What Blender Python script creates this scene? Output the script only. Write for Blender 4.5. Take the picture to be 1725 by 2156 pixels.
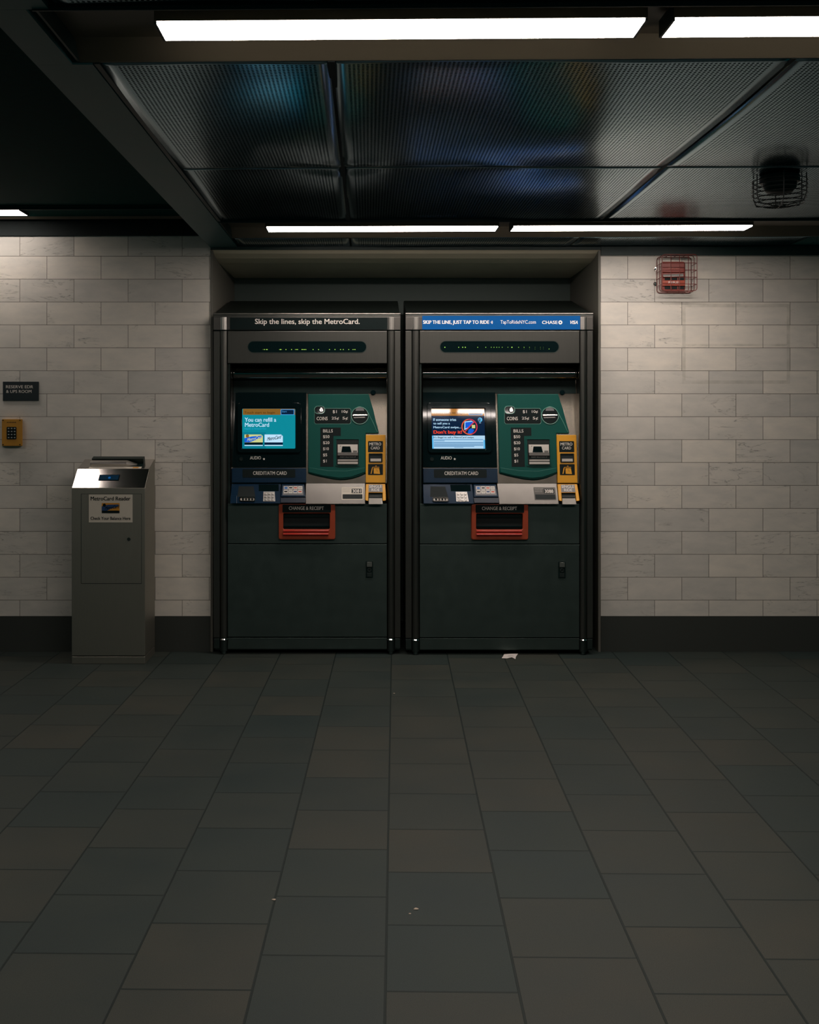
import bpy, math, random
from mathutils import Vector
random.seed(4)
SC = bpy.context.scene
COL = SC.collection
for o in list(bpy.data.objects): bpy.data.objects.remove(o)

# ------------------------------------------------------------------ camera, world, exposure
F = 2160.0            # focal length in pixels of the 1725 px wide frame
VX, VY = 800.0, 870.0 # principal point (straight-ahead direction)
EYE = 1.29
cd = bpy.data.cameras.new('camera'); cam = bpy.data.objects.new('camera', cd); COL.objects.link(cam)
cd.sensor_fit = 'HORIZONTAL'; cd.sensor_width = 36; cd.lens = 36*F/1725
cd.shift_x = (862.5-VX)/1725; cd.shift_y = -(1078-VY)/1725
cd.clip_start = 0.05
cam.location = (0, 0, EYE); cam.rotation_euler = (math.pi/2, 0, 0)
SC.camera = cam
w = bpy.data.worlds.new('world'); SC.world = w; w.use_nodes = True
wb = w.node_tree.nodes['Background']; wb.inputs[0].default_value = (0.10, 0.80, 0.74, 1); wb.inputs[1].default_value = 0.036
SC.view_settings.view_transform = 'Standard'; SC.view_settings.look = 'None'
SC.view_settings.gamma = 1; SC.view_settings.exposure = 0.0
LAMP = 42.0           # radiance of the near row of fluorescent diffusers
LAMP_FAR = 27.0       # far row, dimmer tubes
LAMP_LEFT = 11.0
LAMP_LEFT_NEAR = 32.0  # unseen near lamp over the left bay, included to light the left wall

# ------------------------------------------------------------------ depths and heights
WALL = .00257*F       # wall plane
KY = .00254*F         # machine fronts
ALC = .00295*F        # alcove back
CZ = EYE+.90          # perforated ceiling
LZ = EYE+1.05         # ceiling of the left bay
def P(px, py, s): return ((px-VX)*s, s*F, EYE-(py-VY)*s)

# ------------------------------------------------------------------ materials
class NT:
    def __init__(s, name):
        s.m = bpy.data.materials.new(name); s.m.use_nodes = True
        s.t = s.m.node_tree; s.b = s.t.nodes['Principled BSDF']
    def n(s, typ, **kw):
        nd = s.t.nodes.new(typ)
        for k, v in kw.items(): setattr(nd, k, v)
        return nd
    def l(s, a, b): s.t.links.new(a, b)
    def math(s, op, a, b=None, c=None, clamp=False):
        nd = s.n('ShaderNodeMath', operation=op); nd.use_clamp = clamp
        for i, x in enumerate((a, b, c)):
            if x is None: continue
            if isinstance(x, (int, float)): nd.inputs[i].default_value = x
            else: s.l(x, nd.inputs[i])
        return nd.outputs[0]
    def mix(s, fac, a, b, blend='MIX'):
        nd = s.n('ShaderNodeMix', data_type='RGBA', blend_type=blend)
        for i, x in ((0, fac), (6, a), (7, b)):
            if isinstance(x, (int, float)): nd.inputs[i].default_value = x
            elif isinstance(x, tuple): nd.inputs[i].default_value = x if len(x) == 4 else x+(1,)
            else: s.l(x, nd.inputs[i])
        return nd.outputs[2]
    def xyz(s):
        tc = s.n('ShaderNodeTexCoord'); sp = s.n('ShaderNodeSeparateXYZ'); s.l(tc.outputs['Object'], sp.inputs[0])
        return tc.outputs['Object'], sp.outputs
    def noise(s, vec, scale, detail=3, rough=.55, stretch=None, dist=0):
        if stretch:
            mp = s.n('ShaderNodeMapping'); mp.inputs['Scale'].default_value = stretch; s.l(vec, mp.inputs[0]); vec = mp.outputs[0]
        nd = s.n('ShaderNodeTexNoise'); nd.inputs['Scale'].default_value = scale; nd.inputs['Detail'].default_value = detail
        nd.inputs['Roughness'].default_value = rough; nd.inputs['Distortion'].default_value = dist
        s.l(vec, nd.inputs['Vector']); return nd.outputs['Fac']
    def ramp(s, fac, stops):
        nd = s.n('ShaderNodeValToRGB'); s.l(fac, nd.inputs[0]); e = nd.color_ramp.elements
        while len(e) < len(stops): e.new(.5)
        for i, (p, c) in enumerate(stops):
            e[i].position = p; e[i].color = (c, c, c, 1) if isinstance(c, (int, float)) else c+(1,)
        return nd.outputs[0]
    def bump(s, h, strength=.2, dist=.002):
        nd = s.n('ShaderNodeBump'); nd.inputs['Strength'].default_value = strength; nd.inputs['Distance'].default_value = dist
        s.l(h, nd.inputs['Height']); s.l(nd.outputs[0], s.b.inputs['Normal'])

MATS = {}
def mat(name, base=(.5,.5,.5), rough=.5, metal=0.0, em=None, es=1.0, var=.12, nscale=30, spec=.5, stretch=None, bump=0, coat=0, rvar=.08):
    q = NT(name); b = q.b
    vec, _ = q.xyz()
    f = q.noise(vec, nscale, 4, .6, stretch)
    lo = tuple(c*(1-var) for c in base); hi = tuple(min(1, c*(1+var)) for c in base)
    q.l(q.mix(f, lo, hi), b.inputs['Base Color'])
    q.l(q.math('MULTIPLY_ADD', f, rvar, rough-rvar/2, clamp=True), b.inputs['Roughness'])
    b.inputs['Metallic'].default_value = metal; b.inputs['Specular IOR Level'].default_value = spec
    b.inputs['Coat Weight'].default_value = coat; b.inputs['Coat Roughness'].default_value = .06
    if em: b.inputs['Emission Color'].default_value = em+(1,); b.inputs['Emission Strength'].default_value = es
    if bump: q.bump(f, bump, .001)
    MATS[name] = q.m; return q.m
def srgb(r, g, b):
    f = lambda c: (c/255/12.92) if c/255 <= .04045 else ((c/255+.055)/1.055)**2.4
    return (f(r), f(g), f(b))

mat('steel_recess_lit', (.20,.18,.15), .25, 1, var=.06, nscale=5, stretch=(8,8,1), rvar=.05)  # same steel, highlights of the recess put into a lighter base
mat('steel_ledge', (.165,.157,.145), .36, 1, var=.12, nscale=12, rvar=.14)
mat('bar_metal', (.30,.29,.27), .10, 1, var=.1, nscale=6, stretch=(3,1,1), rvar=.12)
mat('reveal_shaded_paint', (.13,.125,.105), .55, var=.1, nscale=6)  # alcove paint again, darkened to put the dim reveals into the colour
mat('steel', (.125,.124,.113), .38, 1, var=.10, nscale=9, stretch=(30,30,1), rvar=.12)
mat('steel_shaded', (.10,.135,.125), .45, 1, var=.12, nscale=14, rvar=.1)  # same steel, dim reflections low down put into a darker, greener base
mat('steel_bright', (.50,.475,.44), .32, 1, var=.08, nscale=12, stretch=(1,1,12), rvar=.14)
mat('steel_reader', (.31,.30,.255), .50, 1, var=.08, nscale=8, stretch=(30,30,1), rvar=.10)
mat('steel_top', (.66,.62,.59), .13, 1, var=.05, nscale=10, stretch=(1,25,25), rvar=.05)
mat('chrome', (.75,.72,.68), .12, 1, var=.03, rvar=.03)
mat('steel_dark', (.06,.08,.075), .45, 1, var=.12)
mat('black_paint', (.005,.014,.013), .5, var=.2, spec=.12)
mat('black_gloss', (.003,.009,.010), .05, spec=.35, var=.1, rvar=.03)
mat('black_label', (.004,.010,.010), .40, spec=.18, var=.2)
mat('shadow_gap', (.003,.009,.009), .8)
mat('navy', (.004,.022,.050), .30, var=.15, spec=.25)
mat('navy_dark', (.005,.014,.030), .35, var=.15)
mat('green_plate', (.001,.072,.058), .45, spec=.22, var=.10, nscale=260, bump=.25)
mat('green_edge', (.10,.28,.22), .25, var=.1)
mat('yellow_plate', (.72,.33,.012), .45, var=.08, nscale=120, bump=.1)
mat('white_ink', (.72,.68,.62), .5, var=.05)
mat('grey_ink', (.34,.33,.30), .5, var=.05)
mat('red_frame', (.36,.060,.025), .35, var=.15, nscale=40)
mat('red_lip', (.40,.035,.025), .15, var=.1)
mat('pale_sticker', (.60,.55,.46), .5, var=.05)
mat('blue_sign', (.0,.085,.30), .5, spec=.15, em=(0,.085,.30), es=.08, var=.04)
mat('blue_sign_white', (.85,.85,.85), .4, em=(.8,.8,.8), es=.10, var=.02)
mat('key_metal', (.55,.53,.50), .35, .8, var=.1)
mat('acrylic', (.55,.52,.47), .18, .3, var=.06)
mat('acrylic_dark', (.13,.125,.115), .2, .3, var=.06)
mat('led_green', (.1,.2,.02), .4, em=(.42,.75,.10), es=.85)
mat('led_dim', (.1,.2,.02), .4, em=(.35,.5,.12), es=.25)
mat('trim_dark', (.012,.030,.028), .5, var=.2)
mat('beam_paint', (.045,.135,.14), .5, var=.12, nscale=8)
mat('ceiling_black', (.0005,.034,.030), .8, spec=.05, var=.3)
mat('soffit_lit_paint', (.85,.74,.55), .55, var=.10, nscale=6)  # pale tone stands in for lamp light on the soffit
mat('alcove_back', (.07,.10,.09), .6, var=.10, nscale=6)
mat('trough_paint', (.085,.072,.048), .45, var=.06)
mat('alarm_red', (.24,.035,.022), .40, var=.2)
mat('alarm_red_bright', (.42,.07,.035), .35, var=.1)
mat('cage_red', (.14,.022,.015), .4, var=.2)
mat('cage_black', (.012,.016,.016), .5, var=.2)
mat('lens_clear', (.75,.72,.68), .08, .4, var=.3, nscale=160)
mat('sign_black', (.006,.013,.016), .4, var=.2)
mat('keypad_yellow', (.46,.215,.018), .5, var=.1)
mat('paper', (.72,.66,.62), .7, var=.05)
mat('crumb', (.45,.36,.28), .8)
mat('card_orange', (.55,.24,.02), .5)
mat('mc_blue', (.01,.05,.16), .5)
mat('grey_label', (.17,.17,.175), .4)
mat('tag_yellow', (.7,.5,.1), .5)
mat('sticker_red', (.5,.08,.05), .5); mat('sticker_blue', (.03,.14,.4), .5)
def scr(name, rgb, es=1.0):
    c = srgb(*rgb); m = mat(name, (.003,.003,.004), .04, em=c, es=es, var=.0, rvar=.0)
    return m
scr('s_teal', (10,136,152)); scr('s_teal2', (8,120,140)); scr('s_orange', (132,92,34)); scr('s_orange2', (170,110,40)); scr('s_navy', (4,30,58)); scr('s_ltblue', (70,150,215))
scr('s_white', (190,226,250)); scr('s_cyan', (40,170,225)); scr('s_yellow', (205,208,140)); scr('s_blue', (18,92,214)); scr('s_black', (4,24,30)); scr('s_brown', (80,52,20))
scr('s_red', (240,66,36)); scr('s_circle', (196,50,72)); scr('s_circle2', (222,92,56)); scr('s_pale', (176,214,240)); scr('s_line', (70,130,180)); scr('s_dark', (6,36,52)); scr('s_bluecard', (90,180,230))
scr('s_reader', (8,30,44)); scr('s_reader2', (20,80,140))

def lampmat(name, col, st):
    q = NT(name); q.b.inputs['Base Color'].default_value = (.8,.8,.8,1); q.b.inputs['Emission Color'].default_value = col+(1,)
    q.b.inputs['Emission Strength'].default_value = st; MATS[name] = q.m
lampmat('lamp_diffuser', (1.0,.875,.80), LAMP)
lampmat('lamp_diffuser_far', (1.0,.875,.80), LAMP_FAR)
lampmat('lamp_diffuser_left', (1.0,.88,.81), LAMP_LEFT)
lampmat('lamp_diffuser_left_near', (1.0,.88,.81), LAMP_LEFT_NEAR)

def wall_mat(name, residue=None):
    q = NT(name); b = q.b
    vec, s = q.xyz()
    cb = q.n('ShaderNodeCombineXYZ'); q.l(s[0], cb.inputs[0]); q.l(s[2], cb.inputs[1])
    def brick(c1, c2, mortar, msize):
        br = q.n('ShaderNodeTexBrick'); br.offset = .5; br.offset_frequency = 2; br.squash = 1
        br.inputs['Scale'].default_value = 1; br.inputs['Brick Width'].default_value = .293; br.inputs['Row Height'].default_value = .1241
        br.inputs['Mortar Size'].default_value = msize; br.inputs['Mortar Smooth'].default_value = .3
        br.inputs['Color1'].default_value = c1+(1,); br.inputs['Color2'].default_value = c2+(1,); br.inputs['Mortar'].default_value = mortar+(1,)
        q.l(cb.outputs[0], br.inputs[0]); return br
    rnd = brick((0,0,0), (1,1,1), (.5,.5,.5), 0)
    sh = q.n('ShaderNodeVectorMath', operation='SCALE'); q.l(rnd.outputs[0], sh.inputs[0]); sh.inputs['Scale'].default_value = 37
    ad = q.n('ShaderNodeVectorMath', operation='ADD'); q.l(vec, ad.inputs[0]); q.l(sh.outputs[0], ad.inputs[1])
    mp = q.n('ShaderNodeMapping'); mp.inputs['Rotation'].default_value = (0, -.42, 0); mp.inputs['Scale'].default_value = (1.1,1,5.0); q.l(ad.outputs[0], mp.inputs[0])
    vn = q.noise(mp.outputs[0], 2.6, 4, .6, None, .8)
    vein = q.ramp(q.math('ABSOLUTE', q.math('SUBTRACT', vn, .5)), [(0, 1), (.006, .55), (.018, 0)])
    vm = q.ramp(q.noise(ad.outputs[0], 2.2, 2), [(.49, 0), (.62, 1)])
    br2 = q.noise(mp.outputs[0], 40, 2)
    veins = q.math('MULTIPLY', q.math('MULTIPLY', vein, vm), q.ramp(br2, [(.38, .1), (.62, .85)]))
    cloud = q.noise(ad.outputs[0], 7, 5, .6, (1,1,2.5))
    tile = brick((.72,.675,.60), (.56,.54,.50), (.17,.155,.13), .0016)
    tinta = q.mix(q.ramp(cloud, [(.3, 0), (.7, 1)]), (.86,.87,.87), (1.05,1.03,1.0))
    c = q.mix(1.0, tile.outputs[0], tinta, 'MULTIPLY')
    c = q.mix(veins, c, (.16,.16,.15))
    soil = q.noise(vec, 900, 2)
    c = q.mix(.22, c, q.ramp(soil, [(.3, .35), (.7, .9)]), 'OVERLAY')
    if residue:
        x0, x1, z0, z1, zm, t = residue
        def box(xa, xb, za, zb):
            g = lambda v, a, o: q.math(o, v, a)
            return q.math('MULTIPLY', q.math('MULTIPLY', g(s[0], xa, 'GREATER_THAN'), g(s[0], xb, 'LESS_THAN')), q.math('MULTIPLY', g(s[2], za, 'GREATER_THAN'), g(s[2], zb, 'LESS_THAN')))
        m = None
        for r in ((x0,x0+t,z0,z1), (x1-t,x1,z0,z1), (x0,x1,z0,z0+t), (x0,x1,z1-t,z1), (x0,x1,zm,zm+t*.7)):
            k = box(*r); m = k if m is None else q.math('MAXIMUM', m, k)
        m = q.math('MULTIPLY', m, q.ramp(q.noise(vec, 14, 3), [(.35, .12), (.65, .42)]))
        c = q.mix(m, c, (.30,.29,.23))
    q.l(c, b.inputs['Base Color'])
    b.inputs['Roughness'].default_value = .38; b.inputs['Specular IOR Level'].default_value = .35
    q.bump(tile.outputs['Fac'], -.6 if False else .5, .0015)
    q.t.nodes['Bump'].invert = True
    MATS[name] = q.m
WX0R, WX0L, WZ0 = (1322-VX)*.00257, (98.8-VX)*.00257, EYE-(732.5-VY)*.00257
def rx(px): return (px-VX)*.00257-WX0R
def rz(py): return EYE-(py-VY)*.00257-WZ0
wall_mat('marble_right', (rx(1437), rx(1664), rz(808), rz(640), rz(729), .018))
wall_mat('marble_left')

def base_mat():
    q = NT('base_tile'); vec, s = q.xyz()
    cb = q.n('ShaderNodeCombineXYZ'); q.l(s[0], cb.inputs[0])
    br = q.n('ShaderNodeTexBrick'); br.offset = 0
    for k, v in (('Scale',1),('Brick Width',.2955),('Row Height',5),('Mortar Size',.0016)): br.inputs[k].default_value = v
    br.inputs['Color1'].default_value = (.001,.020,.027,1); br.inputs['Color2'].default_value = (.001,.017,.020,1); br.inputs['Mortar'].default_value = (.045,.05,.045,1)
    q.l(cb.outputs[0], br.inputs[0]); q.l(br.outputs[0], q.b.inputs['Base Color']); q.b.inputs['Roughness'].default_value = .4; q.b.inputs['Specular IOR Level'].default_value = .06
    MATS['base_tile'] = q.m
base_mat()

def floor_mat():
    q = NT('slate_floor'); vec, s = q.xyz()
    cb = q.n('ShaderNodeCombineXYZ'); q.l(s[1], cb.inputs[0]); q.l(s[0], cb.inputs[1])
    def brick(c1, c2, mo, ms):
        br = q.n('ShaderNodeTexBrick'); br.offset = .5; br.offset_frequency = 2
        for k, v in (('Scale',1),('Brick Width',.2975),('Row Height',.298),('Mortar Size',ms),('Mortar Smooth',.4)): br.inputs[k].default_value = v
        br.inputs['Color1'].default_value = c1+(1,); br.inputs['Color2'].default_value = c2+(1,); br.inputs['Mortar'].default_value = mo+(1,)
        q.l(cb.outputs[0], br.inputs[0]); return br
    rnd = brick((0,0,0), (1,1,1), (.5,.5,.5), 0)
    t = brick((.037,.041,.035), (.022,.034,.033), (.006,.013,.012), .0034)
    sh = q.n('ShaderNodeVectorMath', operation='SCALE'); q.l(rnd.outputs[0], sh.inputs[0]); sh.inputs['Scale'].default_value = 23
    ad = q.n('ShaderNodeVectorMath', operation='ADD'); q.l(vec, ad.inputs[0]); q.l(sh.outputs[0], ad.inputs[1])
    cl = q.noise(ad.outputs[0], 3.0, 5, .6); gr = q.noise(vec, 420, 2, .7)
    c = q.mix(1, t.outputs[0], q.ramp(cl, [(.3, (.75,.85,.85)), (.7, (1.2,1.12,1.02))]), 'MULTIPLY')
    c = q.mix(1, c, q.ramp(gr, [(.3, .72), (.7, 1.3)]), 'MULTIPLY')
    q.l(c, q.b.inputs['Base Color'])
    q.l(q.math('MULTIPLY_ADD', cl, .2, .50), q.b.inputs['Roughness']); q.b.inputs['Specular IOR Level'].default_value = .32
    h = q.math('ADD', q.math('MULTIPLY', t.outputs['Fac'], -1.0), q.math('MULTIPLY', cl, .8))
    q.bump(h, .45, .003)
    MATS['slate_floor'] = q.m
floor_mat()

def perf_mat():   # perforated sheet; every panel mesh keeps panel-local metres in its UV map (0 at the border corner)
    q = NT('perforated_metal'); b = q.b
    uv = q.n('ShaderNodeUVMap'); uv.uv_map = 'panel'; sp = q.n('ShaderNodeSeparateXYZ'); q.l(uv.outputs[0], sp.inputs[0])
    at = q.n('ShaderNodeAttribute'); at.attribute_name = 'inside'
    pitch = .0118
    cx = q.math('SUBTRACT', q.math('FRACT', q.math('DIVIDE', sp.outputs[0], pitch)), .5)
    cy = q.math('SUBTRACT', q.math('FRACT', q.math('DIVIDE', sp.outputs[1], pitch)), .5)
    d = q.math('SQRT', q.math('ADD', q.math('MULTIPLY', cx, cx), q.math('MULTIPLY', cy, cy)))
    hole = q.math('MULTIPLY', q.math('LESS_THAN', d, .31), at.outputs['Fac'])
    vec, s = q.xyz(); nz = q.noise(vec, 5, 4)
    q.l(q.mix(hole, q.mix(nz, (.17,.30,.37), (.24,.37,.43)), (.003,.010,.010)), b.inputs['Base Color'])
    q.l(q.math('SUBTRACT', 1.0, hole), b.inputs['Metallic'])
    b.inputs['Anisotropic'].default_value = .65; tg = q.n('ShaderNodeTangent', direction_type='UV_MAP'); tg.uv_map = 'panel'; q.l(tg.outputs[0], b.inputs['Tangent'])
    q.l(q.math('ADD', q.math('MULTIPLY', hole, .6), q.math('MULTIPLY_ADD', nz, .06, .15)), b.inputs['Roughness'])
    q.l(q.math('MULTIPLY', q.math('SUBTRACT', 1.0, hole), .5), b.inputs['Specular IOR Level'])
    MATS['perforated_metal'] = q.m
perf_mat()

# ------------------------------------------------------------------ mesh building
TCACHE = {}
def glyphs(s, bold=0.0):
    k = (s, bold)
    if k in TCACHE: return TCACHE[k]
    cu = bpy.data.curves.new('t', 'FONT'); cu.body = s; cu.size = 1; cu.offset = bold; cu.resolution_u = 3
    ob = bpy.data.objects.new('t', cu)
    me = bpy.data.meshes.new_from_object(ob)
    vs = [(v.co.x, v.co.y) for v in me.vertices]; fs = [tuple(p.vertices) for p in me.polygons]
    bpy.data.meshes.remove(me); bpy.data.objects.remove(ob); bpy.data.curves.remove(cu)
    x0 = min(v[0] for v in vs); x1 = max(v[0] for v in vs); y0 = min(v[1] for v in vs); y1 = max(v[1] for v in vs)
    vs = [((a-x0)/(x1-x0), (b-y0)/(y1-y0)) for a, b in vs]
    TCACHE[k] = (vs, fs); return TCACHE[k]

class MB:
    def __init__(s): s.v = []; s.f = []; s.mi = []; s.mats = []
    def _m(s, m):
        if m not in s.mats: s.mats.append(m)
        return s.mats.index(m)
    def add(s, vs, fs, m):
        o = len(s.v); k = s._m(m); s.v += [tuple(v) for v in vs]
        for f in fs: s.f.append(tuple(i+o for i in f)); s.mi.append(k)
        return s
    def box(s, x0, x1, y0, y1, z0, z1, m, T=None):
        vs = [(x,y,z) for z in (z0,z1) for y in (y0,y1) for x in (x0,x1)]
        if T: vs = [T(*v) for v in vs]
        return s.add(vs, [(0,2,3,1),(4,5,7,6),(0,1,5,4),(2,6,7,3),(0,4,6,2),(1,3,7,5)], m)
    def loft(s, rings, m, cap0=True, cap1=True, closed=True):
        n = len(rings[0]); vs = [p for r in rings for p in r]; fs = []
        for k in range(len(rings)-1):
            for i in range(n if closed else n-1):
                j = (i+1) % n; fs.append((k*n+i, k*n+j, (k+1)*n+j, (k+1)*n+i))
        if cap0: fs.append(tuple(range(n))[::-1])
        if cap1: fs.append(tuple((len(rings)-1)*n+i for i in range(n)))
        return s.add(vs, fs, m)
    def plate(s, poly, S, o0, o1, m, inset=0.0, bev=0.0):
        """poly in photo pixels laid on the surface S, from offset o0 (back) to o1 (front)"""
        back = [S(x, y, o0) for x, y in poly]
        if bev:
            cx = sum(p[0] for p in poly)/len(poly); cy = sum(p[1] for p in poly)/len(poly)
            xs = [p[0] for p in poly]; ys = [p[1] for p in poly]; rx_ = (max(xs)-min(xs))/2; ry = (max(ys)-min(ys))/2
            sh = [(cx+(x-cx)*(1-bev/rx_), cy+(y-cy)*(1-bev/ry)) for x, y in poly]
            return s.loft([back, [S(x, y, o0+(o1-o0)*.6) for x, y in poly], [S(x, y, o1) for x, y in sh]], m)
        return s.loft([back, [S(x, y, o1) for x, y in poly]], m)
    def flat(s, poly, S, off, m): return s.add([S(x, y, off) for x, y in poly], [tuple(range(len(poly)))], m)
    def ring(s, outer, inner, S, o0, o1, m):
        assert len(outer) == len(inner)
        n = len(outer); R = [[S(x,y,o0) for x,y in outer],[S(x,y,o1) for x,y in outer],[S(x,y,o1) for x,y in inner],[S(x,y,o0) for x,y in inner]]
        return s.loft(R, m, False, False)
    def text(s, t, x0, y0, x1, y1, S, off, m, bold=0.0, shear=0.0, rise=0.0):
        vs, fs = glyphs(t); h = y1-y0; e = bold*h*.95
        for k, (dx, dy) in enumerate(((0, 0),) if not bold else ((-e, -e*.4), (e, -e*.4), (-e, e*.4), (e, e*.4))):
            s.add([S(x0+e+(x1-x0-2*e)*a+shear*h*b+dx, y1-h*b-rise*a+dy, off+k*.00003) for a, b in vs], fs, m)
        return s
    def cyl(s, c, r, ax, l, m, n=24, r2=None):
        r2 = r if r2 is None else r2; c = Vector(c); a = Vector(ax).normalized(); u = a.orthogonal().normalized(); w_ = a.cross(u)
        R = [[c+a*q+(u*math.cos(t)+w_*math.sin(t))*rr for t in [2*math.pi*i/n for i in range(n)]] for q, rr in ((0, r), (l, r2))]
        return s.loft(R, m)
    def tube(s, pts, r, m, n=8, closed=False):
        P_ = [Vector(p) for p in pts]; R = []; k = len(P_); u = None
        for i, p in enumerate(P_):
            a = P_[(i+1) % k] if (closed or i < k-1) else p; b = P_[i-1] if (closed or i > 0) else p
            d = (a-b).normalized()
            u = d.orthogonal().normalized() if u is None else (u-d*u.dot(d)).normalized()
            w_ = d.cross(u); R.append([p+(u*math.cos(2*math.pi*j/n)+w_*math.sin(2*math.pi*j/n))*r for j in range(n)])
        if closed: R.append(R[0])
        return s.loft(R, m, not closed, not closed)
    def build(s, name, parent=None, bevel=0, smooth=False, seg=2, loc=None, origin=None):
        me = bpy.data.meshes.new(name)
        ov = origin or (0,0,0)
        me.from_pydata([(a-ov[0], b-ov[1], c-ov[2]) for a, b, c in s.v], [], s.f)
        for m in s.mats: me.materials.append(MATS[m])
        me.polygons.foreach_set('material_index', s.mi)
        if smooth: me.polygons.foreach_set('use_smooth', [True]*len(s.f))
        me.update()
        ob = bpy.data.objects.new(name, me); COL.objects.link(ob)
        if origin: ob.location = origin
        if loc: ob.location = loc
        if parent: ob.parent = parent
        if bevel:
            b = ob.modifiers.new('bevel', 'BEVEL'); b.width = bevel; b.segments = seg; b.limit_method = 'ANGLE'; b.angle_limit = math.radians(35)
        if smooth:
            try:
                me.set_sharp_from_angle(angle=math.radians(40))
            except Exception: pass
        return ob
def thing(name, label, cat, loc=(0,0,0), group=None):
    o = bpy.data.objects.new(name, None); COL.objects.link(o); o.location = loc; o.empty_display_size = .05
    return tag(o, label, cat, group)
def tag(o, label, cat, group=None):
    o['label'] = label; o['category'] = cat
    if group: o['group'] = group
    return o
def lab(o, l): o['label'] = l; return o
def struct(o): o['kind'] = 'structure'; return o
def rr(x0, y0, x1, y1, r, n=5):
    pts = []
    for cx, cy, a0 in ((x1-r, y0+r, -90), (x1-r, y1-r, 0), (x0+r, y1-r, 90), (x0+r, y0+r, 180)):
        for i in range(n+1):
            a = math.radians(a0+90*i/n); pts.append((cx+r*math.cos(a), cy+r*math.sin(a)))
    return pts
def rc(x0, y0, x1, y1): return [(x0,y0),(x1,y0),(x1,y1),(x0,y1)]
def circ(cx, cy, r, n=32, a0=0, a1=360): return [(cx+r*math.cos(math.radians(a0+(a1-a0)*i/(n if a1-a0 == 360 else n-1))), cy+r*math.sin(math.radians(a0+(a1-a0)*i/(n if a1-a0 == 360 else n-1)))) for i in range(n)]

# ------------------------------------------------------------------ room shell
# floor: local frame turned so its joints run the way the paving runs
fang = -.0155
fl = MB(); fl.box(-4.6, 4.6, -5.6, 1.3, -.06, 0, 'slate_floor')
fo = fl.build('floor'); struct(fo)
sA = 1.29/530; sJ = 1.29/801
fo.location = ((824-VX)*sA, sA*F, 0); fo.rotation_euler = (0, 0, fang)
# local Y = 0 at the origin; shift so that a joint of the first column falls at the measured place
yj = sJ*F - sA*F + .2975/2
for v in fo.data.vertices: v.co.y -= yj
fo.location.x += -math.sin(fang)*yj; fo.location.y += yj*math.cos(fang)

XL, XR = (444-VX)*.00257, (1264.5-VX)*.00257        # alcove opening
ZT = EYE-(528-VY)*.00257                            # alcove head
ZB = EYE-(1297-VY)*.00257                           # top of base course
m = MB(); m.box(-3.6, XL, WALL, ALC+.1, ZB, LZ+.2, 'marble_left'); struct(m.build('wall_left', origin=(WX0L, WALL, WZ0)))
m = MB(); m.box(XR, 3.6, WALL, ALC+.1, ZB, CZ+.12, 'marble_right'); struct(m.build('wall_right', origin=(WX0R, WALL, WZ0)))
m = MB(); m.box(XL, XR, ALC, ALC+.1, 0, ZT+.1, 'alcove_back'); struct(m.build('wall_alcove'))
m = MB(); m.loft([[(x, WALL+y, z) for y, z in ((.0,ZT+.14),(.0,ZT+.004),(.03,ZT-.010),(.10,ZT-.026),(.20,ZT-.036),(.4,ZT-.040),(ALC-WALL-.001,ZT-.040),(ALC-WALL-.001,ZT+.14))] for x in (XL+.001, XR-.001)], 'soffit_lit_paint'); struct(m.build('trim_1'))  # soffit front edge curved down to catch lamp light
m = MB(); m.box(XL-.001, XL+.012, WALL-.004, ALC, 0, ZT, 'reveal_shaded_paint'); struct(m.build('trim_2'))
m = MB(); m.box(XR-.012, XR+.001, WALL-.004, ALC, 0, ZT, 'reveal_shaded_paint'); struct(m.build('trim_3'))
m = MB(); m.box(-3.6, XL-.002, WALL-.006, ALC, 0, ZB, 'base_tile'); struct(m.build('baseboard_left', origin=((38-VX)*.00257, WALL, 0)))
m = MB(); m.box(XR+.002, 3.6, WALL-.006, ALC, 0, ZB, 'base_tile'); struct(m.build('baseboard_right', origin=((1341-VX)*.00257, WALL, 0)))
zt2 = EYE-(538-VY)*.00257
m = MB(); m.box(XR+.002, 3.6, WALL-.012, WALL+.02, zt2, CZ+.01, 'trim_dark'); struct(m.build('trim_4'))
m = MB(); m.box(XL, XR, WALL-.012, WALL+.0, ZT+.004, CZ+.01, 'trim_dark'); struct(m.build('trim_5'))
m = MB(); m.box(-3.6, XL-.002, WALL-.012, WALL+.02, EYE-(497-VY)*.00257, LZ+.05, 'shadow_gap'); struct(m.build('trim_6'))

# ceiling frame directions, as surveyed: the long lines lean a little
def CE(x, y, z): return (x-.0111*(y-2.634), y-.018*x, z)
T_FRONT = (2.26, 2.62); T_FAR = (4.79, 5.26)
m = MB(); m.box(-.88, 3.6, -1.2, WALL+.0, CZ+.10, CZ+.16, 'ceiling_black'); struct(m.build('ceiling'))
m = MB(); m.box(-3.6, -.87, -1.2, WALL+.0, LZ, LZ+.06, 'ceiling_black'); struct(m.build('ceiling_left'))
m = MB()
for ya, yb in ((-1.0, T_FRONT[0]), (T_FRONT[0]+.001, T_FRONT[1]), (T_FRONT[1]+.001, WALL-.02)):
    xr = -.738 if ya != T_FRONT[0]+.001 else -.79
    m.box(-.884, xr, ya, yb, CZ-.005, LZ+.01, 'beam_paint', CE)
struct(m.build('trim_7'))

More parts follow.
